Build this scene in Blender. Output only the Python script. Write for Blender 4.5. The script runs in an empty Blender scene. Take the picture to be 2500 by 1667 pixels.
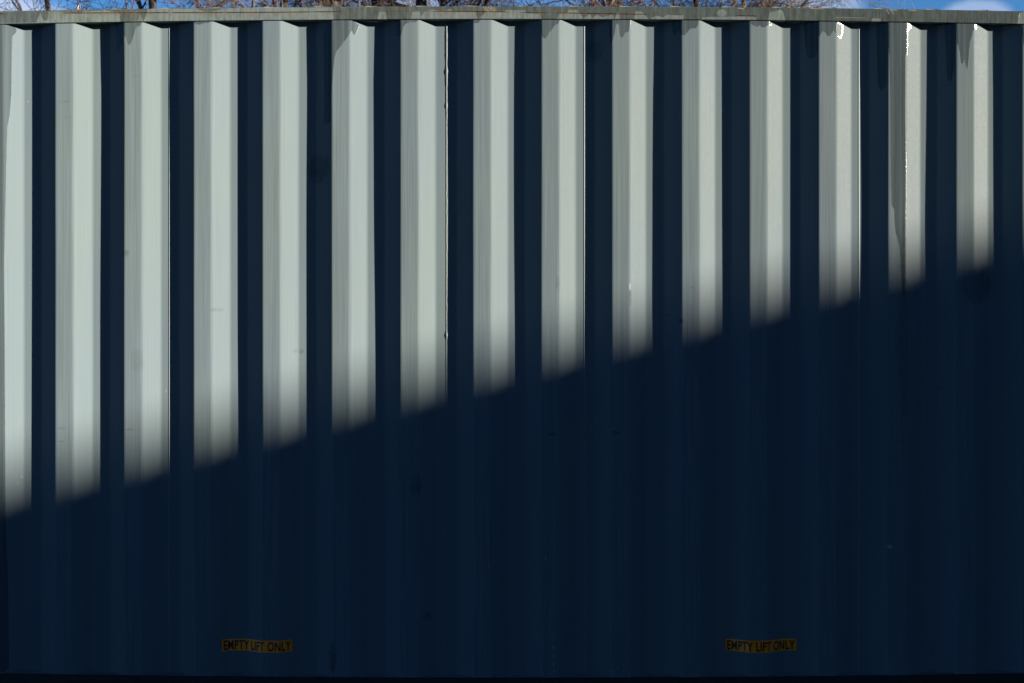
import bpy, bmesh, math, random
import numpy as np
from mathutils import Vector, noise as mnoise

C = bpy.context.scene.collection
R = math.radians
S = 0.0016596            # metres per photo pixel (2500 wide) on the container face
D = 5.3                  # camera to container face
ZC = 1.525               # eye height
def X(px): return float((px - 1250.0) * S)
def Z(py): return ZC - (py - 833.5) * S

# ------------------------------------------------------------------ camera, sky, sun, exposure
cam = bpy.data.cameras.new('camera')
camo = bpy.data.objects.new('camera', cam); C.objects.link(camo)
camo.location = (0, -D, ZC); camo.rotation_euler = (R(90), 0, 0)
cam.sensor_width = 36.0; cam.lens = 36.0 * D / (2500 * S)
cam.clip_start = 0.05; cam.clip_end = 2000
cam.dof.use_dof = True; cam.dof.focus_distance = D; cam.dof.aperture_fstop = 6.3
bpy.context.scene.camera = camo

SUN = Vector((3.1, -1.0, 0.575)).normalized()          # towards the sun
EL = math.asin(SUN.z); AZ = math.atan2(SUN.x, SUN.y)   # azimuth from +Y, clockwise
sl = bpy.data.lights.new('sun', 'SUN'); sl.energy = 5.0; sl.angle = R(0.53); sl.color = (1.0, 0.86, 0.69)
so = bpy.data.objects.new('sun', sl); C.objects.link(so)
so.rotation_euler = SUN.to_track_quat('Z', 'Y').to_euler(); so.location = (60, -20, 14)

w = bpy.data.worlds.new('World'); bpy.context.scene.world = w; w.use_nodes = True
nt = w.node_tree; nt.nodes.clear()
def N(t, ty, **kw):
    n = t.nodes.new(ty)
    for k, v in kw.items(): setattr(n, k, v)
    return n
def mathn(t, op, a, b=None, c=None, clamp=False):
    n = N(t, 'ShaderNodeMath', operation=op, use_clamp=clamp)
    for i, v in enumerate((a, b, c)):
        if v is None: continue
        if isinstance(v, (int, float)): n.inputs[i].default_value = v
        else: t.links.new(v, n.inputs[i])
    return n.outputs[0]
def maprange(t, v, a, b, c=0.0, d=1.0, smooth=True):
    n = N(t, 'ShaderNodeMapRange'); n.interpolation_type = 'SMOOTHSTEP' if smooth else 'LINEAR'
    t.links.new(v, n.inputs[0])
    for i, q in enumerate((a, b, c, d)): n.inputs[i + 1].default_value = q
    return n.outputs[0]
def mixc(t, f, a, b, mode='MIX'):
    n = N(t, 'ShaderNodeMix', data_type='RGBA', blend_type=mode)
    for i, v in ((0, f), (6, a), (7, b)):
        if isinstance(v, (int, float)): n.inputs[i].default_value = v
        elif isinstance(v, tuple): n.inputs[i].default_value = v if len(v) == 4 else v + (1,)
        else: t.links.new(v, n.inputs[i])
    return n.outputs[2]
def noisen(t, vec, scale, detail=4, rough=0.55, mscale=None, loc=None):
    if mscale or loc:
        m = N(t, 'ShaderNodeMapping')
        if mscale: m.inputs['Scale'].default_value = mscale
        if loc: m.inputs['Location'].default_value = loc
        t.links.new(vec, m.inputs['Vector']); vec = m.outputs[0]
    n = N(t, 'ShaderNodeTexNoise'); n.inputs['Scale'].default_value = scale
    n.inputs['Detail'].default_value = detail; n.inputs['Roughness'].default_value = rough
    t.links.new(vec, n.inputs['Vector']); return n.outputs['Fac']

sky = N(nt, 'ShaderNodeTexSky', sky_type='NISHITA'); sky.sun_disc = False
sky.sun_elevation = EL; sky.sun_rotation = AZ
sky.altitude = 300; sky.air_density = 1.0; sky.dust_density = 0.2; sky.ozone_density = 7.0
tc = N(nt, 'ShaderNodeTexCoord')
d = tc.outputs['Generated']
cl = maprange(nt, noisen(nt, d, 7.0, 6, 0.55, mscale=(1, 1, 2.2)), 0.50, 0.80, 0.0, 0.35)
def bank(cx, cz, rx, rz, f):
    v = N(nt, 'ShaderNodeVectorMath', operation='SUBTRACT'); nt.links.new(d, v.inputs[0])
    c = Vector((cx, 1.0, cz)).normalized(); v.inputs[1].default_value = c
    s = N(nt, 'ShaderNodeVectorMath', operation='MULTIPLY'); nt.links.new(v.outputs[0], s.inputs[0]); s.inputs[1].default_value = (1 / rx, 1 / 0.5, 1 / rz)
    l = N(nt, 'ShaderNodeVectorMath', operation='LENGTH'); nt.links.new(s.outputs[0], l.inputs[0])
    wob = mathn(nt, 'MULTIPLY_ADD', noisen(nt, d, 30, 5, 0.6), 0.5, l.outputs['Value'])
    return maprange(nt, wob, 1.0, 1.45, f, 0.0)
for a in ((0.353, 0.243, 0.024, 0.016, 0.42), (-0.40, 0.235, 0.06, 0.03, 0.7), (-0.075, 0.25, 0.02, 0.03, 0.5), (0.232, 0.25, 0.03, 0.03, 0.4)):
    cl = mathn(nt, 'MAXIMUM', cl, bank(*a))
blue = mixc(nt, 1.0, sky.outputs[0], (1.04, 0.92, 0.84), 'MULTIPLY')
skyc = mixc(nt, cl, blue, (3.0, 3.4, 4.3))
bg = N(nt, 'ShaderNodeBackground'); bg.inputs[1].default_value = 0.05
nt.links.new(skyc, bg.inputs[0])
out = N(nt, 'ShaderNodeOutputWorld'); nt.links.new(bg.outputs[0], out.inputs[0])

vs = bpy.context.scene.view_settings
vs.view_transform = 'Standard'; vs.look = 'None'; vs.exposure = 2.2; vs.gamma = 1.0

# ------------------------------------------------------------------ helpers
def mat(name):
    m = bpy.data.materials.new(name); m.use_nodes = True
    t = m.node_tree; b = t.nodes['Principled BSDF']
    return m, t, b
def simple(name, col, rough=0.6, metal=0.0, nscale=6.0, amt=0.25, bump=0.0, mscale=None):
    m, t, b = mat(name)
    tcn = N(t, 'ShaderNodeTexCoord').outputs['Object']
    n = noisen(t, tcn, nscale, 6, 0.6, mscale=mscale)
    f = maprange(t, n, 0.3, 0.7, 1 - amt, 1 + amt, False)
    c = mixc(t, 1.0, col, f, 'MULTIPLY')
    t.links.new(c, b.inputs['Base Color']); b.inputs['Roughness'].default_value = rough; b.inputs['Metallic'].default_value = metal
    if bump:
        bn = N(t, 'ShaderNodeBump'); bn.inputs['Strength'].default_value = bump; bn.inputs['Distance'].default_value = 0.01
        t.links.new(noisen(t, tcn, nscale * 12, 4), bn.inputs['Height']); t.links.new(bn.outputs[0], b.inputs['Normal'])
    return m
def link(name, me, m=None, parent=None, smooth=False):
    o = bpy.data.objects.new(name, me); C.objects.link(o)
    if m: me.materials.append(m)
    if smooth: me.polygons.foreach_set('use_smooth', [True] * len(me.polygons))
    if parent:
        o.parent = parent
        wl = Vector(parent.location); p = parent.parent
        while p: wl += p.location; p = p.parent
        o.location = -wl if not parent.parent and parent.type == 'EMPTY' else Vector((0, 0, 0))
    return o
def thing(name, label, cat, loc=(0, 0, 0), group=None):
    o = bpy.data.objects.new(name, None); C.objects.link(o); o.location = loc
    o['label'] = label; o['category'] = cat
    if group: o['group'] = group
    return o
def from_arrays(name, v, f):
    me = bpy.data.meshes.new(name); v = np.asarray(v, dtype=np.float32); f = np.asarray(f, dtype=np.int32)
    me.vertices.add(len(v)); me.vertices.foreach_set('co', v.ravel())
    k = f.shape[1]; me.loops.add(f.size); me.loops.foreach_set('vertex_index', f.ravel())
    me.polygons.add(len(f)); me.polygons.foreach_set('loop_start', np.arange(0, f.size, k, dtype=np.int32))
    me.update(calc_edges=True); me.validate(); return me
def grid_faces(nc, nr, off=0):
    i = np.arange(nc - 1)[None, :]; j = np.arange(nr - 1)[:, None]
    a = (j * nc + i + off).ravel(); return np.stack([a, a + 1, a + nc + 1, a + nc], 1)
class MB:
    def __init__(s): s.bm = bmesh.new()
    def box(s, x0, x1, y0, y1, z0, z1, bev=0.0):
        v = [s.bm.verts.new((x, y, z)) for x in (x0, x1) for y in (y0, y1) for z in (z0, z1)]
        fs = [s.bm.faces.new([v[i] for i in q]) for q in ((0, 1, 3, 2), (4, 6, 7, 5), (0, 4, 5, 1), (2, 3, 7, 6), (0, 2, 6, 4), (1, 5, 7, 3))]
        if bev:
            es = list({e for f in fs for e in f.edges})
            bmesh.ops.bevel(s.bm, geom=es, offset=bev, segments=2, affect='EDGES', profile=0.5)
        return s
    def build(s, name, m, parent=None, smooth=False):
        bmesh.ops.recalc_face_normals(s.bm, faces=s.bm.faces)
        me = bpy.data.meshes.new(name); s.bm.to_mesh(me); s.bm.free()
        return link(name, me, m, parent, smooth)
def bow(x):
    a = np.minimum(np.abs(x), 2.3); return (a / 2.075) ** 2
def sdf_poly(px, py, poly):
    """signed distance, positive inside"""
    P = np.asarray(poly, float); n = len(P); dmin = np.full(px.shape, 1e9); ins = np.zeros(px.shape, bool)
    for i in range(n):
        a = P[i]; b = P[(i + 1) % n]; e = b - a
        t = np.clip(((px - a[0]) * e[0] + (py - a[1]) * e[1]) / max(1e-9, e @ e), 0, 1)
        dmin = np.minimum(dmin, np.hypot(px - a[0] - t * e[0], py - a[1] - t * e[1]))
        c = (a[1] > py) != (b[1] > py)
        with np.errstate(divide='ignore', invalid='ignore'):
            xc = (b[0] - a[0]) * (py - a[1]) / (b[1] - a[1] if b[1] != a[1] else 1e-9) + a[0]
        ins ^= c & (px < xc)
    return np.where(ins, dmin, -dmin)

# ------------------------------------------------------------------ materials of the container
PAINT = (0.118, 0.162, 0.186)
WETP = 0.45
def ellipse_marks(t, pos, marks, wob, scale=1.0):
    """small stains / chips of given place and size on the wall: max of soft ellipses"""
    acc = None
    for (px, py, rx, ry, s, soft) in marks:
        v = N(t, 'ShaderNodeVectorMath', operation='SUBTRACT'); t.links.new(pos, v.inputs[0]); v.inputs[1].default_value = (X(px), 0, Z(py))
        m = N(t, 'ShaderNodeVectorMath', operation='MULTIPLY'); t.links.new(v.outputs[0], m.inputs[0]); m.inputs[1].default_value = (1 / (rx * S), 0, 1 / (ry * S))
        l = N(t, 'ShaderNodeVectorMath', operation='LENGTH'); t.links.new(m.outputs[0], l.inputs[0])
        q = mathn(t, 'MULTIPLY_ADD', mathn(t, 'SUBTRACT', wob, 0.5), 1.7, mathn(t, 'ADD', l.outputs['Value'], 0.45))
        q = maprange(t, q, 1.45 - soft, 1.45 + soft, s * scale, 0.0)
        acc = q if acc is None else mathn(t, 'MAXIMUM', acc, q)
    return acc
def paint_material(name, rail=False):
    m, t, b = mat(name)
    pos = N(t, 'ShaderNodeTexCoord').outputs['Object']
    wet = N(t, 'ShaderNodeAttribute', attribute_name='wet').outputs['Fac']
    outer = N(t, 'ShaderNodeAttribute', attribute_name='outer').outputs['Fac']
    P_ = (PAINT[0] * 1.05, PAINT[1] * 1.0, PAINT[2] * 0.89) if rail else PAINT
    big = noisen(t, pos, 1.0, 4, 0.5, mscale=(2.2, 2.2, 1.1))
    streak = noisen(t, pos, 1.0, 5, 0.62, mscale=(75, 75, 0.8))
    fine = noisen(t, pos, 1.0, 4, 0.6, mscale=(260, 260, 2.2), loc=(3, 1, 2))
    grit = noisen(t, pos, 90, 3, 0.6)
    # uneven fade of the paint
    col = mixc(t, maprange(t, big, 0.35, 0.65), (P_[0] * 0.98, P_[1] * 0.985, P_[2] * 1.02), (P_[0] * 1.02, P_[1] * 1.015, P_[2] * 0.98))
    # rain streaked grime, heaviest on the outer ribs
    g = maprange(t, streak, 0.42, 0.72)
    g2 = maprange(t, fine, 0.48, 0.75)
    gg = mathn(t, 'MAXIMUM', mathn(t, 'MULTIPLY', g, 0.8), mathn(t, 'MULTIPLY', g2, 0.7))
    amt = mathn(t, 'MULTIPLY_ADD', outer, 0.12, 0.05)
    gf = mathn(t, 'MULTIPLY', gg, amt)
    if rail: gf = mathn(t, 'MULTIPLY', maprange(t, noisen(t, pos, 60, 5, 0.6, mscale=(1, 1, 0.4)), 0.35, 0.75), 0.45)
    col = mixc(t, gf, col, (0.036, 0.038, 0.036))
    sv = mathn(t, 'ADD', mathn(t, 'MULTIPLY', maprange(t, streak, 0.3, 0.7, -1, 1, False), 0.5), mathn(t, 'MULTIPLY', maprange(t, fine, 0.3, 0.7, -1, 1, False), 0.7))
    sv = mathn(t, 'MULTIPLY_ADD', sv, mathn(t, 'MULTIPLY_ADD', outer, 0.20, 0.07), 1.0)
    col = mixc(t, 1.0, col, sv, 'MULTIPLY')
    if not rail:
        wob = mathn(t, 'SUBTRACT', noisen(t, pos, 55, 4, 0.65), 0.0)
        dark = [(776, 410, 26, 30, .55, .35), (2388, 696, 42, 42, .42, .2), (1450, 120, 22, 26, .5, .4), (1015, 1185, 12, 30, .45, .4),
                (1042, 1504, 9, 9, .5, .3), (1347, 1059, 9, 4, .6, .3), (1503, 1055, 9, 4, .6, .3), (811, 1605, 9, 34, .6, .25),
                (307, 618, 7, 8, .4, .3), (527, 755, 14, 5, .25, .3), (732, 857, 6, 6, .4, .3), (718, 856, 5, 5, .25, .3),
                (149, 1045, 10, 1.4, .5, .3), (148, 1077, 9, 1.3, .4, .3), (318, 1048, 14, 1.4, .5, .3), (488, 1050, 12, 1.2, .3, .3),
                (160, 248, 16, 1.2, .35, .3), (163, 287, 13, 1.1, .25, .3), (330, 186, 12, 1.2, .2, .3), (1690, 702, 5, 2, .5, .3),
                (1362, 692, 5, 16, .3, .3), (1538, 722, 4, 24, .4, .3), (1664, 783, 5, 5, .7, .3), (1630, 768, 8, 3, .4, .3), (335, 880, 14, 26, .16, .4),
                (2204, 840, 11, 240, .42, .45), (2296, 948, 5, 2, .6, .3)]
        dk = ellipse_marks(t, pos, dark, wob, 0.8)
        dk = mathn(t, 'MULTIPLY', dk, maprange(t, noisen(t, pos, 38, 5, .7), 0.36, 0.56, 0.5, 1.0))
        col = mixc(t, dk, col, (0.018, 0.023, 0.025))
        chips = [(2173, 1334, 7, 4, .8, .2), (46, 1165, 1.6, 1.6, .9, .3), (37, 1181, 1, 1, .6, .3), (1332, 1364, 1.2, 7, .6, .3), (1194, 1381, 1, 3, .7, .3),
                 (858, 1288, 3, 1.5, .7, .3), (400, 955, 1.6, 1.6, .5, .3), (1538, 700, 1.4, 9, .9, .3), (1351, 1580, 1.6, 5, .6, .3), (1352, 1600, 1.4, 4, .6, .3), (1351, 1620, 2.4, 3, .6, .3),
                 (1353, 1636, 1.6, 4, .6, .3), (1350, 1560, 1, 3, .5, .3), (1494, 1637, 5, 0.9, .6, .3), (1524, 1637, 4, 0.9, .6, .3), (1322, 1638, 2, 1, .5, .3), (61, 245, 1.4, 1.4, .7, .3), (1320, 1605, 1, 1, .5, .3)]
        ch = ellipse_marks(t, pos, chips, wob)
        col = mixc(t, ch, col, (0.36, 0.36, 0.34))
    # wet runs of melt water
    wn = mathn(t, 'MULTIPLY_ADD', mathn(t, 'SUBTRACT', noisen(t, pos, 120, 3, 0.6), 0.5), 2.4, wet)
    wf = maprange(t, wn, -0.7, 0.7)
    inner = maprange(t, streak, 0.35, 0.62, 0.60, 1.0)
    wff = mathn(t, 'MULTIPLY', wf, inner)
    wcol = mixc(t, 1.0, col, (WETP, WETP * 1.0, WETP * 1.0), 'MULTIPLY')
    col = mixc(t, wff, col, wcol)
    if rail:
        rust = N(t, 'ShaderNodeAttribute', attribute_name='rust').outputs['Fac']
        stain = N(t, 'ShaderNodeAttribute', attribute_name='stain').outputs['Fac']
        rn = noisen(t, pos, 45, 5, 0.7)
        rs = mathn(t, 'MULTIPLY', stain, maprange(t, rn, 0.40, 0.62))
        col = mixc(t, mathn(t, 'MULTIPLY', rs, 0.45), col, (0.12, 0.07, 0.026))
        rr = maprange(t, mathn(t, 'MULTIPLY', rust, maprange(t, noisen(t, pos, 14, 4, 0.6), 0.3, 0.5, 0.35, 1.2)), 0.25, 0.7)
        col = mixc(t, rr, col, mixc(t, maprange(t, rn, 0.45, 0.6), (0.022, 0.010, 0.006), (0.072, 0.027, 0.009)))
        scr = N(t, 'ShaderNodeAttribute', attribute_name='scratch').outputs['Fac']
        col = mixc(t, scr, col, (0.27, 0.23, 0.16))
    t.links.new(col, b.inputs['Base Color'])
    ro = mathn(t, 'MULTIPLY_ADD', grit, 0.2, 0.55)
    rgh = N(t, 'ShaderNodeMix', data_type='FLOAT'); t.links.new(wf, rgh.inputs[0]); t.links.new(ro, rgh.inputs[2]); rgh.inputs[3].default_value = 0.11
    t.links.new(rgh.outputs[0], b.inputs['Roughness'])
    b.inputs['Specular IOR Level'].default_value = 0.10; b.inputs['Diffuse Roughness'].default_value = 0.8
    h = mathn(t, 'MULTIPLY_ADD', wf, 0.38, mathn(t, 'MULTIPLY', grit, 0.012))
    h = mathn(t, 'MULTIPLY_ADD', streak, 0.04, h)
    h = mathn(t, 'ADD', h, mathn(t, 'MULTIPLY', wf, mathn(t, 'MULTIPLY', noisen(t, pos, 200, 2, .5), 0.9)))
    bn = N(t, 'ShaderNodeBump'); bn.inputs['Strength'].default_value = 0.35; bn.inputs['Distance'].default_value = 0.0012
    t.links.new(h, bn.inputs['Height']); t.links.new(bn.outputs[0], b.inputs['Normal'])
    return m
M_PANEL = paint_material('weathered_blue_grey_paint')
M_RAIL = paint_material('weathered_rail_paint', True)
M_PLAIN = simple('plain_blue_grey_paint', PAINT, 0.5, 0, 4, 0.12)
M_BLACK = simple('black_underseal', (0.010, 0.010, 0.011), 0.75, 0, 25, 0.4, 0.3)
M_ROOF = simple('pale_roof_paint', (0.21, 0.235, 0.24), 0.55, 0, 8, 0.15)
M_LEDGE = simple('darkened_ledge_paint', (.064, .08, .09), .8, 0, 20, .3)  # paint colour darkened to offset sky light on the upward face
M_BEAD = simple('painted_weld', (PAINT[0] * 1.05, PAINT[1] * 1.05, PAINT[2] * 1.05), 0.6, 0, 60, 0.06)
M_CAULK = simple('dirty_sealant', (0.10, 0.128, 0.14), 0.7, 0, 60, 0.25, 0.15)
M_STICK = simple('orange_yellow_vinyl', (1.0, 0.26, 0.003), 0.45, 0, 30, 0.10)
M_INK = simple('black_ink', (0.012, 0.010, 0.012), 0.5, 0, 30, 0.2)
M_STEEL = simple('galvanised_bar', (0.35, 0.46, 0.47), 0.4, 0.8, 20, 0.2)

# ------------------------------------------------------------------ the container
box = thing('shipping_container', 'pale blue-grey corrugated steel shipping container with orange lift stickers and drip stains', 'container', (0, 1.22, 0))
E = [-32, 127, 285, 445, 603, 762, 920, 1087, 1244, 1406, 1566, 1722, 1881, 2041, 2197, 2349]
E = [e / 0.9408 for e in E]
p = E[1] - E[0]
pre = [E[0] - 169 * k for k in range(6, 0, -1)]; post = [E[-1] + 169 * k for k in range(1, 7)]
E = np.array(pre + E + post)
DEP = 0.036; OUT = 0.0715; SLP = 0.068
XL, XR = -2.90, 2.90
def ground_profile():
    """(x, depth, outer flag) of the whole corrugated side, left to right"""
    corners = []
    for i in range(len(E) - 1):
        a = X(E[i]); n = X(E[i + 1])
        corners += [(a, 0.0), (a + OUT, 0.0), (a + OUT + SLP, DEP), (n - SLP, DEP)]
    pts = []
    for k in range(1, len(corners) - 1):
        P0, P1, P2 = (Vector((q[0], q[1])) for q in (corners[k - 1], corners[k], corners[k + 1]))
        u = (P0 - P1).normalized(); v = (P2 - P1).normalized(); r = 0.006
        for s in np.linspace(0, 1, 5).tolist():
            q = (1 - s) ** 2 * (P1 + u * r) + 2 * s * (1 - s) * P1 + s * s * (P1 + v * r); pts.append((q.x, q.y))
        a = P1 + v * r; bb = P2 - v * r
        for s in np.linspace(0, 1, 15)[1:-1].tolist():
            q = a.lerp(bb, s); pts.append((q.x, q.y))
    return np.array(pts)
PROF = ground_profile()
PROF = PROF[(PROF[:, 0] > XL) & (PROF[:, 0] < XR)]
def depth_at(x): return np.interp(x, PROF[:, 0], PROF[:, 1])
_rng = np.random.default_rng(4)
DENT = [(_rng.uniform(-2.6, 2.6), _rng.uniform(.2, 2.8), _rng.uniform(.05, .16), _rng.uniform(.25, .8), _rng.uniform(-.0034, .0034)) for _ in range(60)]
def dent(x, z):
    y = np.zeros(np.broadcast(x, z).shape)
    for (cx, cz, rx, rz, a) in DENT: y = y + a * np.exp(-((x - cx) / rx) ** 2 - ((z - cz) / rz) ** 2)
    return y
WET = [
 [(-60, 50), (20, 50), (36, 70), (34, 78), (27, 86), (26, 140), (25, 230), (22, 280), (17, 310), (15, 400), (10, 640), (11, 900), (13, 1300), (18, 1450), (20, 1640), (-60, 1640)],
 [(302, 50), (347, 50), (345, 62), (335, 66), (330, 74), (325, 93), (321, 105), (316, 111), (312, 107), (310, 95), (308, 89), (306, 88), (303, 95)],
 [(278, 50), (303, 50), (303, 105), (292, 108), (287, 125), (282, 126), (279, 110)],
 [(474, 50), (516, 50), (510, 57), (496, 58), (488, 61), (481, 60), (475, 57)],
 [(793, 45), (855, 45), (876, 60), (869, 79), (863, 86), (859, 75), (852, 87), (837, 107), (822, 126), (817, 142), (814, 173), (811, 213), (809, 264), (805, 300), (790, 300), (790, 170), (787, 100)],
 [(966, 50), (979, 50), (979, 88), (968, 88)],
 [(979, 45), (1023, 45), (1018, 54), (1002, 55), (990, 59), (986, 66), (981, 84), (977, 92)],
 [(1153, 45), (1178, 45), (1170, 55), (1165, 58), (1155, 56)],
 [(1322, 45), (1369, 45), (1363, 59), (1355, 62), (1347, 75), (1341, 80), (1337, 89), (1331, 95), (1326, 92), (1322, 81)],
 [(1486, 45), (1541, 45), (1538, 69), (1535, 79), (1527, 80), (1523, 89), (1519, 93), (1515, 89), (1513, 79), (1512, 62), (1508, 57), (1504, 62), (1502, 79), (1498, 93), (1494, 111), (1491, 109), (1488, 91)],
 [(1640, 45), (1707, 45), (1705, 62), (1699, 70), (1687, 70), (1681, 76), (1674, 86), (1669, 87), (1663, 86), (1658, 72), (1650, 86), (1644, 82)],
 [(1830, 45), (1875, 45), (1887, 62), (1874, 63), (1867, 68), (1860, 67), (1856, 62), (1850, 66), (1842, 64), (1834, 59)],
 [(1966, 50), (1996, 50), (1997, 120), (1992, 138), (1982, 143), (1973, 137), (1969, 100)],
 [(1999, 45), (2062, 45), (2060.5, 81), (2056, 94), (2050, 95), (2044, 86), (2044.5, 80), (2050.5, 90), (2053.5, 89), (2056.5, 79), (2057, 62), (2049, 56), (2047, 60), (2044, 56), (2042, 82), (2040, 81), (2036, 73), (2032, 81), (2026, 89), (2020, 88), (2015, 79), (2010, 77), (2005, 82), (2000, 93)],
 [(2143, 50), (2168, 50), (2166, 200), (2160, 215), (2152, 220), (2147, 205), (2145, 150)],
 [(2170, 45), (2213, 45), (2229, 62), (2226, 70), (2218, 76), (2217.5, 100), (2216.5, 130), (2215, 138), (2211, 130), (2211, 300), (2212, 340), (2213.6, 400), (2213.2, 480), (2212, 600), (2212, 660), (2209, 720), (2205, 720), (2201, 660), (2197, 600), (2186, 560), (2184, 510), (2178, 500), (2176, 420), (2175, 250), (2173, 140), (2170, 110)],
 [(2336, 50), (2385, 50), (2387, 72), (2377, 75), (2374, 85), (2368, 105), (2365, 146), (2362, 171), (2359, 162), (2355, 144), (2351, 158), (2347, 154), (2344, 128), (2340, 111), (2337, 107)],
 [(2308, 50), (2334, 50), (2331, 160), (2325, 195), (2318, 199), (2315, 185), (2313, 120)],
 [(2494, 50), (2560, 50), (2556, 240), (2530, 300), (2520, 140), (2500, 110)],
]
ZB, ZT = 0.165, 2.8265
seams = [X(385 / .9408), X(1026 / .9408), X(1345 / .9408), X(1980 / .9408)]
zr = np.concatenate([np.linspace(ZB, 2.0, 66), np.linspace(2.0, ZT, 205)[1:]])
def side_sheet(x0, x1):
    m_ = (PROF[:, 0] > x0 + 1e-4) & (PROF[:, 0] < x1 - 1e-4)
    xs = np.concatenate([[x0], PROF[m_, 0], [x1]]); ds = depth_at(xs)
    nc, nr = len(xs), len(zr)
    XX = np.tile(xs, (nr, 1)); DD = np.tile(ds, (nr, 1)); ZZ = np.tile(zr[:, None], (1, nc))
    f = (ZZ - ZB) / (ZT - ZB)
    ZZ2 = ZZ - 0.020 * bow(XX) * f + 0.018 * bow(XX) * (1 - f)
    edge = np.clip((ZT - ZZ) / 0.25, 0, 1) * np.clip((ZZ - ZB) / 0.25, 0, 1)
    YY = DD + dent(XX, ZZ) * edge
    v = np.stack([XX, YY, ZZ2], -1).reshape(-1, 3)
    me = from_arrays('side_panel', v, grid_faces(nc, nr))
    px = (XX / S + 1250).ravel(); py = (833.5 - (ZZ2 - ZC) / S).ravel()
    wet = np.full(px.shape, -10.0)
    for poly in WET:
        P = np.array(poly); sel = (px > P[:, 0].min() - 12) & (px < P[:, 0].max() + 12) & (py > P[:, 1].min() - 12) & (py < P[:, 1].max() + 12)
        if sel.any(): wet[sel] = np.maximum(wet[sel], sdf_poly(px[sel], py[sel], poly))
    a = me.attributes.new('wet', 'FLOAT', 'POINT'); a.data.foreach_set('value', np.clip(wet, -10, 10).astype(np.float32))
    a = me.attributes.new('outer', 'FLOAT', 'POINT'); a.data.foreach_set('value', (1 - np.clip(DD / 0.010, 0, 1)).ravel().astype(np.float32))
    link('side_panel', me, M_PANEL, box, True)
bd = [XL] + seams + [XR]
for a, b_ in zip(bd[:-1], bd[1:]): side_sheet(a, b_)
# raised weld seams between the sheets
def seam(x, w_, h_, rough, m):
    zs = np.linspace(ZB + .002, ZT - .002, 700); prof = [(-1, 0), (-.72, .72), (-.2, 1.0), (.35, .85), (.8, .4), (1, 0)]
    rg = random.Random(int(x * 1000)); v = []
    for z in zs:
        f = (z - ZB) / (ZT - ZB); zz = z - 0.020 * bow(x) * f + 0.018 * bow(x) * (1 - f)
        k = 1.0; dx = 0.0
        if rough:
            top = max(0, min(1, (z - 2.42) / 0.2))
            n1 = mnoise.noise(Vector((0, 0, z * 28))); n2 = mnoise.noise(Vector((5, 0, z * 90)))
            bumpz = math.exp(-((z - Z(818)) / .012) ** 2) + .8 * math.exp(-((z - Z(255)) / .01) ** 2) + .6 * math.exp(-((z - Z(172)) / .008) ** 2)
            k = 1 + top * (0.55 + 0.45 * n1 + 0.3 * n2) + 0.9 * bumpz + 0.12 * n1; dx = 0.0012 * n1 + 0.0008 * n2 * top
        y0 = float(depth_at(x)) + float(dent(np.array(x), np.array(z))) * min(1, (ZT - z) / .25) * min(1, (z - ZB) / .25)
        for (u, hh) in prof: v.append((x + dx + u * w_ * k, y0 + 0.0004 - hh * h_ * k, zz))
    f_ = grid_faces(len(prof), len(zs))
    me = from_arrays('weld_seam', v, f_); link('weld_seam', me, m, box, True)
for i, x in enumerate(seams): seam(x - (0.003 if i != 1 else 0.002), 0.0026 if i != 1 else 0.0029, 0.0017 if i != 1 else 0.0019, i == 1, M_BEAD if i != 1 else M_CAULK)

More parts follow.
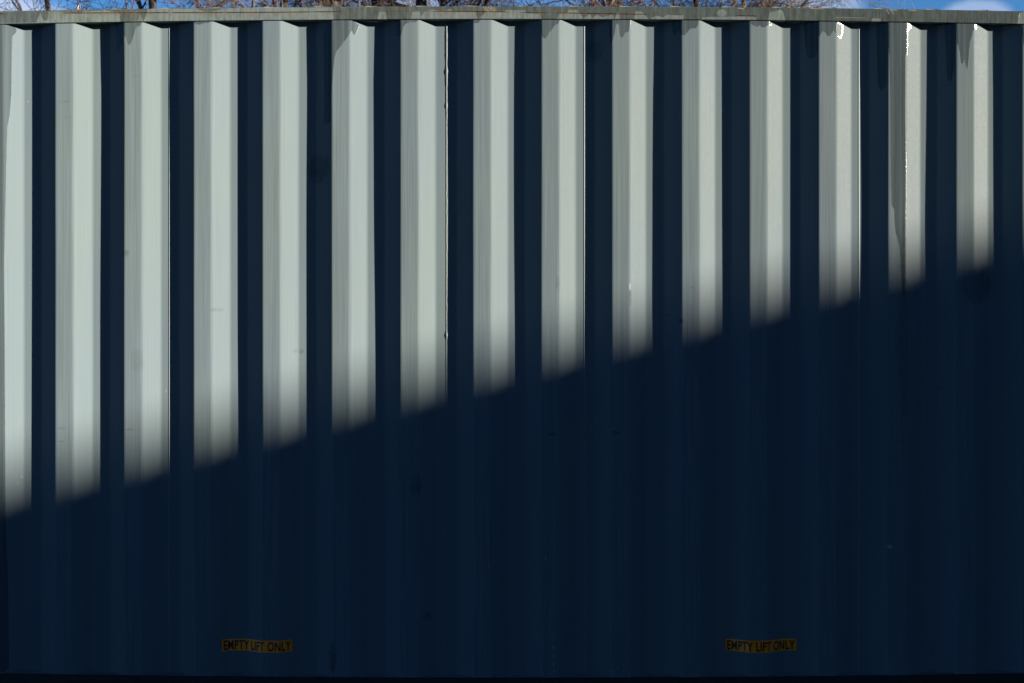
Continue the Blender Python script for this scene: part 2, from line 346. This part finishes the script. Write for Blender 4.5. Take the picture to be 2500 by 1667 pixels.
# top rail: a dense front face (stains and rust line at their places) on a 60 mm box section
def top_rail():
    xs = np.linspace(-2.92, 2.92, 2000); z0, z1 = 2.829, 2.8815
    n = 30; r = 0.003
    sec = [(0.060, z0)] + [(y, z0) for y in (0.04, 0.02)] + [(r * (1 - math.sin(a)) - .002, z0 + r * (1 - math.cos(a))) for a in np.linspace(0, math.pi / 2, 4)]
    sec = sec[:3] + [( -0.002 + r * (1 - math.sin(a)), z0 + r * (1 - math.cos(a))) for a in np.linspace(0, math.pi / 2, 4)]
    sec += [(-0.002, z) for z in np.linspace(z0 + r, z1 - r, n)[1:-1]]
    sec += [(-0.002 + r * (1 - math.cos(a)), z1 - r + r * math.sin(a)) for a in np.linspace(0, math.pi / 2, 4)]
    sec += [(0.02, z1), (0.06, z1), (0.06, z0)]
    sec = np.array(sec); nc, nr = len(xs), len(sec)
    XX = np.tile(xs, (nr, 1)); YY = np.tile(sec[:, :1], (1, nc)); ZZ = np.tile(sec[:, 1:], (1, nc)) - 0.020 * bow(XX)
    px = XX / S + 1250; py = 833.5 - (ZZ - ZC) / S + 0
    wob = np.array([mnoise.noise(Vector((x * 1.7, 0, 0))) for x in xs]) * .0014
    front = ((sec[:, 0] < 0.0025))[:, None]
    YY = np.where(front, YY + wob[None, :], YY)
    me = from_arrays('top_rail', np.stack([XX, YY, ZZ], -1).reshape(-1, 3), grid_faces(nc, nr))
    T = []
    for x0, pts in ((0, [(0,210),(330,205),(350,150),(365,110),(380,160),(400,190),(425,185),(440,105),(600,110),(700,125),(760,108),(900,100),(940,88),(1000,110),(1075,112),(1085,200),(1150,200),(1235,190),(1260,125),(1290,195),(1310,150),(1330,85),(1400,80),(1700,85),(1760,80),(1850,110),(1950,100),(2000,80),(2270,75)]),
                    (620, [(0,65),(500,75),(690,70),(712,90),(716,185),(1110,185),(1125,110),(1185,110),(1195,182),(1405,182),(1425,110),(1490,108),(1500,160),(1530,110),(1600,90),(1700,105),(1760,85),(1810,108),(1990,112),(2010,178),(2070,120),(2090,105),(2250,105),(2270,92)]),
                    (1240, [(5,95),(160,95),(170,125),(290,130),(305,185),(440,185),(460,130),(530,120),(550,90),(620,92),(650,130),(680,165),(735,130),(760,165),(800,135),(850,160),(940,130),(960,180),(980,110),(1005,125),(1012,182),(1130,180),(1145,110),(1190,103),(1225,130),(1240,150),(1270,175),(1330,145),(1400,160),(1420,138),(1580,138),(1585,188),(1730,188),(1745,160),(1900,155),(2050,155),(2060,150),(2225,148),(2230,194),(2270,194)]),
                    (1860, [(0,200),(55,190),(70,110),(120,105),(165,90),(190,105),(215,200),(2295,235),(2310,120),(2360,110)])):
        T += [(x0 + a / 3.675, b / 3.675) for a, b in pts]
    T = np.array(T)
    # make the boundary follow the bowed rail of this model
    ty = np.interp(px, T[:, 0], T[:, 1], left=60, right=30)
    dry = (py - ty)
    dry = np.where((px > 1745) & (px < 1780), np.maximum(dry, 9 - np.hypot((px - 1763) / 1.3, py - 33)), dry)
    dry = np.where((px > 2120) & (px < 2160), np.maximum(dry, np.minimum(np.minimum(px - 2129, 2151 - px), py - 46)), dry)
    wet = np.clip(-dry * 0.7, -10, 10)
    ly = np.interp(px, [0, 81, 163, 640, 815, 950, 1180, 1500, 1800, 2130, 2500], [35, 33, 33, 31.5, 29.5, 28.5, 29.5, 35, 40, 45.5, 50])
    on = np.interp(px, [0, 8, 14, 85, 100, 140, 165, 810, 830, 850, 915, 930, 1000, 1010, 1060, 1070, 1230, 1250, 1290, 1325, 1355, 1360, 1565, 1600, 1620, 1660, 1675, 1795, 1800, 1845, 1850, 2120, 2128, 2185, 2190, 2500],
                       [.8, .8, .1, .1, .6, .4, 1, .95, .6, .3, 0, .5, .5, .2, .6, 1, .9, .3, .8, .8, 0, .95, .9, .2, .1, .7, .05, .05, 1, 1, 0, 0, .6, .4, 0, 0])
    rust = on * np.clip(1.0 - np.abs(py - ly) / 1.9, 0, 1)
    # rusty top edge nicks
    for (a, b_) in ((95, 125), (255, 272), (333, 368), (975, 990), (1005, 1012), (1095, 1105), (1800, 1823), (1275, 1290)):
        top = 833.5 - (z1 - 0.020 * bow(XX) - ZC) / S
        rust = np.maximum(rust, np.where((px > a) & (px < b_), np.clip(1 - (py - top) / 3.2, 0, 1) * .9, 0))
    stain = on * np.where(py > ly, np.exp(-(py - ly) / 7.0), np.exp((py - ly) / 1.5))
    sc = np.zeros_like(px)
    for (a, c, b_, e, wd) in ((1180,18,1186,28,.7),(1186,19,1192,29,.8),(1192,18,1198,27,.7),(1199,18,1206,29,.9),(1206,19,1210,27,.6),(2164,24,2170,35,.6),(2174,25,2180,34,.6),(2172,25,2188,26,1.1),(2218,26,2236,27,1.1),(1802,21,1815,22.5,1.3),(2040,44,2110,45,.1),(1980,22,2010,23,.4),(1976,21,2004,20,.35)):
        L = np.array([b_ - a, e - c], float); tt = np.clip(((px - a) * L[0] + (py - c) * L[1]) / (L @ L), 0, 1)
        sc = np.maximum(sc, np.clip(1.2 - np.hypot(px - a - tt * L[0], py - c - tt * L[1]) / (wd + .6), 0, 1) * .8)
    for nm, ar in (('wet', wet), ('outer', np.ones_like(px)), ('rust', rust), ('stain', np.clip(stain, 0, 1)), ('scratch', sc)):
        a = me.attributes.new(nm, 'FLOAT', 'POINT'); a.data.foreach_set('value', ar.ravel().astype(np.float32))
    link('top_rail', me, M_RAIL, box, True)
top_rail()
# bottom rail, black, its upper face the ledge below the corrugations; forklift pockets cut through it
def bottom_rail():
    xs = sorted(set(np.round(np.linspace(-2.92, 2.92, 160), 4)))
    mb = MB(); bm = mb.bm; zt = lambda x: ZB - .001 + 0.018 * float(bow(np.array(x)))
    rows = []
    pockets = [(-1.205, -0.845), (0.845, 1.205)]
    for (x0, x1) in ((-2.92, -1.205), (-1.205, -0.845), (-0.845, 0.845), (0.845, 1.205), (1.205, 2.92)):
        zl = 0.115 if (x0, x1) in pockets else 0.0
        n = 24; prev = None
        for k in range(n + 1):
            x = x0 + (x1 - x0) * k / n
            q = [bm.verts.new(c) for c in ((x, 0.001, zl), (x, 0.055, zl), (x, 0.055, zt(x)), (x, 0.001, zt(x)))]
            if prev:
                for i in range(4): bm.faces.new((prev[i], prev[(i + 1) % 4], q[(i + 1) % 4], q[i]))
            else: bm.faces.new(q)
            prev = q
        bm.faces.new(prev)
    mb.build('bottom_rail', M_BLACK, box)
bottom_rail()
# thin sealant run on the ledge at the foot of the corrugations
v = []; xs = PROF[:, 0]
for x in xs:
    y = float(depth_at(x)); zb = ZB + 0.018 * float(bow(np.array(x))); k = .003 * mnoise.noise(Vector((x * 9, 1, 0)))
    v += [(x, .0015, zb + .0004), (x, max(.003, y - .006 + k), zb + .0008), (x, max(.0035, y + .001), zb + .006)]
link('ledge', from_arrays('ledge', v, grid_faces(3, len(xs))), M_LEDGE, box, False)
# roof: corrugated sheet whose crest ends just show over the rail
c0 = X(1156); pr = 124.6 * S; pts = []
for k in range(-15, 16):
    c = c0 + k * pr
    pts += [(c - .034, 0), (c - .022, 1), (c + .022, 1), (c + .034, 0)]
pts = [q for q in pts if abs(q[0]) < 2.88]; pts = [(-2.9, 0)] + pts + [(2.9, 0)]
ys = np.linspace(0.014, 2.42, 12); v = []
for y in ys:
    for (x, h) in pts: v.append((x, y, 2.8825 + 0.0050 * h - 0.020 * float(bow(np.array(x)))))
v0 = len(v)
for (x, h) in pts: v.append((x, 0.0141, 2.8815 - 0.020 * float(bow(np.array(x)))))
f = np.concatenate([grid_faces(len(pts), len(ys)), np.array([[i, i + 1, v0 + i + 1, v0 + i] for i in range(len(pts) - 1)])])
link('roof_panel', from_arrays('roof_panel', v, f), M_ROOF, box)
# frame, ends, floor and far side
for sx in (-1, 1):
    for y0, y1 in ((-.003, .16), (2.28, 2.441)):
        a, b_ = sorted((sx * 2.905, sx * 3.025)); MB().box(a, b_, y0, y1, .121, 2.775, .006).build('corner_post', M_PLAIN, box)
    for y0, y1 in ((-.006, .172), (2.268, 2.444)):
        a, b_ = sorted((sx * 2.87, sx * 3.03))
        MB().box(a, b_, y0, y1, .002, .119, .008).build('corner_casting', M_PLAIN, box)
        MB().box(a, b_, y0, y1, 2.777, 2.896, .008).build('corner_casting', M_PLAIN, box)
n = 20; mb = MB(); prev = None
for k in range(n * 4 + 1):
    y = .162 + (2.278 - .162) * k / (n * 4); x = -2.95 + (.036 if (k % 4) in (1, 2) else 0)
    q = (mb.bm.verts.new((x, y, .12)), mb.bm.verts.new((x, y, 2.776)))
    if prev: mb.bm.faces.new((prev[0], q[0], q[1], prev[1]))
    prev = q
mb.build('end_wall', M_PLAIN, box)
for y0, y1 in ((.165, 1.215), (1.225, 2.275)):
    dr = MB().box(2.945, 2.985, y0, y1, .14, 2.76, .006).build('door', M_PLAIN, box)
    for yy in (y0 + .25, y1 - .25):
        MB().box(2.988, 3.018, yy - .015, yy + .015, .15, 2.75, .008).build('lock_rod', M_STEEL, dr)
mb = MB(); prev = None
for k in range(21 * 4 + 1):
    x = -2.9 + 5.8 * k / 84; y = 2.438 - (.036 if (k % 4) in (1, 2) else 0)
    q = (mb.bm.verts.new((x, y, .02)), mb.bm.verts.new((x, y, 2.882)))
    if prev: mb.bm.faces.new((prev[0], q[0], q[1], prev[1]))
    prev = q
mb.build('far_side_panel', M_PLAIN, box)
MB().box(-2.89, 2.89, .07, 2.39, .12, .15).build('floor_deck', M_BLACK, box)

# stickers wrapped over the corrugations
ARC = np.concatenate([[0], np.cumsum(np.hypot(np.diff(PROF[:, 0]), np.diff(PROF[:, 1])))])
def wrap(bm_verts, x_start, off):
    s0 = np.interp(x_start, PROF[:, 0], ARC)
    for v in bm_verts:
        s = s0 + v.co.x; x = float(np.interp(s, ARC, PROF[:, 0])); e = 1e-3
        t = Vector((float(np.interp(s + e, ARC, PROF[:, 0]) - np.interp(s - e, ARC, PROF[:, 0])), float(np.interp(s + e, ARC, PROF[:, 1]) - np.interp(s - e, ARC, PROF[:, 1])))).normalized()
        y = float(np.interp(s, ARC, PROF[:, 1])); zz = v.co.z
        y += float(dent(np.array(x), np.array(zz))) * min(1, (zz - ZB) / .25)
        v.co = Vector((x + t.y * off, y - t.x * off, zz))
def text_bm(body, height):
    cu = bpy.data.curves.new('lettering', 'FONT'); cu.body = body; cu.size = 1.0; cu.offset = 0.024; cu.space_character = 1.07; cu.resolution_u = 4
    o = bpy.data.objects.new('lettering_source', cu); C.objects.link(o)
    dg = bpy.context.evaluated_depsgraph_get(); me = bpy.data.meshes.new_from_object(o.evaluated_get(dg))
    bm = bmesh.new(); bm.from_mesh(me); bpy.data.objects.remove(o); bpy.data.curves.remove(cu); bpy.data.meshes.remove(me)
    return bm
def sticker(px0, px1, py0, py1):
    x0, x1 = X(px0), X(px1)
    L = float(np.interp(x1, PROF[:, 0], ARC) - np.interp(x0, PROF[:, 0], ARC)); z0, z1 = Z(py1), Z(py0)
    n = 90; v = []
    for k in range(n + 1): v += [(L * k / n, 0, z0), (L * k / n, 0, z1)]
    bm = bmesh.new(); vv = [bm.verts.new(c) for c in v]
    for k in range(n): bm.faces.new((vv[2 * k], vv[2 * k + 2], vv[2 * k + 3], vv[2 * k + 1]))
    wrap(bm.verts, x0, .0012)
    me = bpy.data.meshes.new('warning_sticker'); bm.to_mesh(me); bm.free()
    st = link('warning_sticker', me, M_STICK, box)
    sd = st.modifiers.new('thick', 'SOLIDIFY'); sd.thickness = .0006; sd.offset = -1
    bm = text_bm('EMPTY LIFT ONLY', 1)
    xs = [q.co.x for q in bm.verts]; ys_ = [q.co.y for q in bm.verts]; a, b_, c, e = min(xs), max(xs), min(ys_), max(ys_)
    mx = .006; mz = .0045
    for q in bm.verts: q.co = Vector((mx + (q.co.x - a) / (b_ - a) * (L - 2 * mx), 0, z0 + mz + (q.co.y - c) / (e - c) * (z1 - z0 - 2 * mz)))
    for k in range(1, 110):
        bmesh.ops.bisect_plane(bm, geom=bm.verts[:] + bm.edges[:] + bm.faces[:], plane_co=(L * k / 110, 0, 0), plane_no=(1, 0, 0))
    wrap(bm.verts, x0, .0022)
    me = bpy.data.meshes.new('lettering'); bm.to_mesh(me); bm.free()
    link('lettering', me, M_INK, st)
sticker(539.5, 711, 1563, 1592)
sticker(1775, 1949, 1563, 1592)

# ------------------------------------------------------------------ a dry leaf caught on the roof edge
lm = simple('dry_leaf', (0.30, 0.21, 0.13), 0.7, 0, 200, 0.25)
v = []; NU, NV = 9, 7
for j in range(NV):
    t = j / (NV - 1); wd = .0052 * math.sin(math.pi * (0.12 + .80 * t)) ** .8
    for i in range(NU):
        u = i / (NU - 1) * 2 - 1
        v.append((X(188) + u * wd + .002 * t, .018 + .0045 * (1 - abs(u)) ** 1.2 + .006 * t * t, 2.8725 - .0005 + .021 * t))
lf = link('dry_leaf', from_arrays('dry_leaf', v, grid_faces(NU, NV)), lm, None, True)
sd = lf.modifiers.new('thick', 'SOLIDIFY'); sd.thickness = .0008
lf['label'] = 'small tan dry leaf standing on the container roof edge'; lf['category'] = 'leaf'

# ------------------------------------------------------------------ bare trees behind the container
def bark(name, c1, c2):
    m, t, b = mat(name); pos = N(t, 'ShaderNodeTexCoord').outputs['Object']
    n = noisen(t, pos, 3, 6, .65, mscale=(1, 1, .35)); c = mixc(t, maprange(t, n, .4, .62), c1, c2)
    t.links.new(c, b.inputs['Base Color']); b.inputs['Roughness'].default_value = .85
    bn = N(t, 'ShaderNodeBump'); bn.inputs['Strength'].default_value = .6; bn.inputs['Distance'].default_value = .02
    t.links.new(noisen(t, pos, 20, 5, .6, mscale=(1, 1, .25)), bn.inputs['Height']); t.links.new(bn.outputs[0], b.inputs['Normal'])
    return m
BARK = bark('dark_bark', (0.016, 0.013, 0.011), (0.045, 0.035, 0.028))
TWIG = bark('red_brown_twigs', (0.042, 0.029, 0.025), (0.082, 0.054, 0.044))
PALE = bark('pale_bark', (0.17, 0.14, 0.11), (0.28, 0.24, 0.20))
class Tubes:
    def __init__(s): s.v = []; s.f = []; s.n = 0
    def tube(s, pts, rad, k):
        P = np.array(pts); n = len(P); T = np.gradient(P, axis=0); T /= np.linalg.norm(T, axis=1)[:, None] + 1e-9
        ref = np.array([0.31, 0.9, 0.2]); A = np.cross(T, ref); A /= np.linalg.norm(A, axis=1)[:, None] + 1e-9; B = np.cross(T, A)
        an = np.arange(k) * 2 * np.pi / k
        ring = P[:, None, :] + np.asarray(rad)[:, None, None] * (np.cos(an)[None, :, None] * A[:, None, :] + np.sin(an)[None, :, None] * B[:, None, :])
        s.v.append(ring.reshape(-1, 3))
        i = np.arange(n - 1)[:, None] * k; j = np.arange(k)[None, :]; j2 = (j + 1) % k
        s.f.append(np.stack([i + j, i + j2, i + k + j2, i + k + j], -1).reshape(-1, 4) + s.n); s.n += n * k
    def build(s, name, m, parent):
        if not s.v: return
        link(name, from_arrays(name, np.concatenate(s.v), np.concatenate(s.f)), m, parent, True)
def bare_tree(label, x, y, h, r, seed, spread=1.0, lean=0.0, fork=4.0, m=None, cat='tree', dens=1.0, sag=0.0):
    rg = random.Random(seed); root = thing('bare_tree', label, 'tree', (x, y, 0), 'bare trees behind the container')
    tr, cr = Tubes(), Tubes()
    def rv(): return Vector((rg.gauss(0, 1), rg.gauss(0, 1), rg.gauss(0, 1)))
    def grow(p, d, L, r0, lvl, seg):
        n = max(3, int(L / seg)); pts = [p.copy()]; rad = [r0]; dirs = []
        trop = (0.10, 0.05, 0.03, 0.0, -0.01)[min(lvl, 4)] - (sag if lvl >= 2 else 0)
        for i in range(n):
            d = (d + rv() * (0.05, 0.10, 0.13, 0.16, 0.18)[min(lvl, 4)] + Vector((0, 0, trop))).normalized()
            p = p + d * (L / n); pts.append(p.copy()); dirs.append(d.copy())
            rad.append(max(0.004, r0 * (1 - (i + 1) / n * (0.62 if lvl == 0 else 0.8))))
        (tr if lvl == 0 else cr).tube(pts, rad, (9, 6, 5, 3, 3)[min(lvl, 4)])
        if lvl >= 4: return
        nb = int((13, 9, 8, 7)[lvl] * (dens if lvl else 1) * (1 if lvl < 3 else L / 0.55 * .7) + .5)
        for b in range(nb):
            t = rg.uniform((fork / h if lvl == 0 else 0.18), 1.0); i = min(n - 1, int(t * n))
            q = pts[i]; dd = dirs[i]; perp = rv().cross(dd).normalized()
            ang = R(rg.uniform(28, 62)) * (1 if lvl else spread)
            nd = (dd * math.cos(ang) + perp * math.sin(ang)).normalized()
            nl = L * rg.uniform(.38, .62) * (1.0 - .45 * t if lvl == 0 else 1.0 - .3 * t)
            if lvl == 0: nl = h * rg.uniform(.30, .48) * (1.1 - .5 * t)
            if lvl == 3: nl = rg.uniform(.25, .6)
            grow(q, nd, nl, max(.006, rad[i] * rg.uniform(.42, .68)), lvl + 1, (1, .45, .3, .2, .15)[lvl + 1])
    grow(Vector((x, y, -.1)), Vector((lean, 0, 1)).normalized(), h, r, 0, .7)
    tr.build('trunk', m or BARK, root); cr.build('crown', TWIG, root)
bare_tree('wide bare tree at the left end with thin drooping reddish twigs', -6.6, 19.5, 13.0, .13, 11, 1.3, .02, 3.5, sag=.03, dens=.95)
bare_tree('slender bare tree with the outermost twigs reaching over the left corner', -7.7, 18.0, 11.5, .08, 15, 1.0, .0, 3.0, sag=.02, dens=.6)
bare_tree('bare tree with the thickest dark trunk, left of centre', -2.75, 20.0, 14.5, .24, 23, 1.0, .0, 5.0)
bare_tree('bare tree with brown trunk and dense twigs right behind the centre', -1.25, 21.5, 14.0, .19, 37, 1.0, .01, 4.2, dens=1.1)
bare_tree('bare tree with spreading reddish branches right of centre', 1.9, 19.0, 12.0, .15, 41, 1.1, -.01, 3.6)
bare_tree('slim bare tree with pale bark at the right end of the row', 4.6, 20.0, 11.0, .08, 59, .8, .0, 4.0, m=PALE, dens=.6)
bare_tree('bare tree with a leaning dark trunk between the left end and the thickest trunk', -4.6, 23.5, 14.0, .19, 71, 1.0, .05, 4.0)

bare_tree('bushy bare tree with dense brown twigs between the leaning trunk and the thickest trunk', -3.9, 17.5, 12.5, .12, 83, 1.2, .0, 3.0, dens=1.05)
bare_tree('small bare tree with arching thin branches left of the pale-barked tree', 3.6, 18.0, 11.5, .10, 97, 1.1, .0, 3.2, dens=1.1)
# ------------------------------------------------------------------ ground
gm, t, b = mat('dark_asphalt'); pos = N(t, 'ShaderNodeTexCoord').outputs['Object']
c = mixc(t, maprange(t, noisen(t, pos, .35, 6, .6), .35, .65), (.035, .036, .038), (.055, .055, .055))
c = mixc(t, maprange(t, noisen(t, pos, 160, 2, .5), .55, .75), c, (.12, .12, .115))
t.links.new(c, b.inputs['Base Color']); b.inputs['Roughness'].default_value = .9
bn = N(t, 'ShaderNodeBump'); bn.inputs['Strength'].default_value = .5; bn.inputs['Distance'].default_value = .006
t.links.new(noisen(t, pos, 120, 4, .6), bn.inputs['Height']); t.links.new(bn.outputs[0], b.inputs['Normal'])
g = link('ground', from_arrays('ground', [(-600, -600, 0), (600, -600, 0), (600, 600, 0), (-600, 600, 0)], [[0, 1, 2, 3]]), gm)
g['kind'] = 'structure'

# ------------------------------------------------------------------ unseen buildings on the camera's side: shadow-casting shed, added sky blocker
M_BRICK, t, b = mat('dark_brick'); pos = N(t, 'ShaderNodeTexCoord').outputs['Object']
mp = N(t, 'ShaderNodeMapping'); mp.inputs['Rotation'].default_value = (R(90), 0, 0); t.links.new(pos, mp.inputs[0])
bt = N(t, 'ShaderNodeTexBrick'); t.links.new(mp.outputs[0], bt.inputs['Vector']); bt.inputs['Scale'].default_value = 4.5
bt.inputs['Color1'].default_value = (.12, .07, .055, 1); bt.inputs['Color2'].default_value = (.17, .09, .07, 1); bt.inputs['Mortar'].default_value = (.16, .15, .14, 1)
t.links.new(bt.outputs[0], b.inputs['Base Color']); b.inputs['Roughness'].default_value = .9
M_CLAD = simple('dark_wall_cladding', (.10, .10, .105), .7, 0, 3, .2, mscale=(8, 8, .4))
M_GLASS = simple('dark_glass', (.02, .025, .03), .08, 0, 2, .1)
M_FRAME = simple('grey_frame', (.22, .22, .22), .5, 0, 8, .1)
M_TAR = simple('tar_roof', (.04, .04, .042), .9, 0, 4, .3)
def building(label, name, loc, ang, length, depth, height, mw, rows, cols, wsize):
    """front face is local -y at y=0; body extends to +y"""
    root = thing(name, label, 'building', loc); root.rotation_euler = (0, 0, ang)
    def put(mb, nm, m, par=None):
        o = mb.build(nm, m); o.parent = par or root; return o
    put(MB().box(-length / 2, length / 2, 0, depth, 0, height - .25), 'wall', mw)
    put(MB().box(-length / 2 - .08, length / 2 + .08, -.08, depth + .08, height - .25, height, .01), 'roof', M_TAR)
    for r_ in range(rows):
        for c_ in range(cols):
            cx = -length / 2 + length * (c_ + .5) / cols; z = 1.0 + r_ * (height - 1.2) / rows; ww, hh = wsize
            mb = MB(); mb.box(cx - ww / 2, cx + ww / 2, -.05, -.003, z, z + .07); mb.box(cx - ww / 2, cx + ww / 2, -.05, -.003, z + hh - .07, z + hh)
            mb.box(cx - ww / 2, cx - ww / 2 + .07, -.05, -.003, z + .07, z + hh - .07); mb.box(cx + ww / 2 - .07, cx + ww / 2, -.05, -.003, z + .07, z + hh - .07)
            mb.box(cx - .03, cx + .03, -.045, -.003, z + .07, z + hh - .07)
            f_ = put(mb, 'window', M_FRAME)
            put(MB().box(cx - ww / 2 + .07, cx + ww / 2 - .07, -.02, -.002, z + .07, z + hh - .07), 'pane', M_GLASS, f_)
    return root
# (a) shed whose eaves throw the slanting shadow: eaves line through Q, heading e
Lray = 36.0; z0 = 1.436
Q = Vector((0, 0, z0)) + SUN * Lray
e = Vector((.605, -.796, 0)); nf = Vector((-.796, -.605, 0))       # outward normal of its face
mid = Q + e * 1.0
ang = math.atan2(e.y, e.x)                                         # local +x along e; local -y must be nf
ly = Vector((-math.sin(ang), math.cos(ang), 0))
if ly.dot(nf) > 0: ang += math.pi; 
off = nf * -.08
shed = building('dark clad flat-roofed shed to the right of the container', 'shed', (mid.x + off.x, mid.y + off.y, 0), ang, 26, 10, Q.z, M_CLAD, 1, 6, (1.6, 1.2))
# unseen crested sheet added along the shed's eaves to soften the shadow edge
pts = []; k = 0; xx = -13.0
while xx < 12.9:
    pts += [(xx, .0), (xx + .05, .0), (xx + .075, .055), (xx + .125, .055)]; xx += .15
v = []
for yy in (-.1, 1, 5, 10.05): v += [(px_, yy, Q.z + .003 + h_) for (px_, h_) in pts]
rs = link('shadow_soften_sheet', from_arrays('shadow_soften_sheet', v, grid_faces(len(pts), 4)), M_CLAD); rs.parent = shed
# (b) brick block added behind the camera to hold sky light off the wall
building('unseen dark brick building added opposite the container to block sky light', 'sky_block_building', (10.75, -9.5, 0), math.pi, 30.5, 10, 8.7, M_BRICK, 3, 10, (1.3, 1.9))
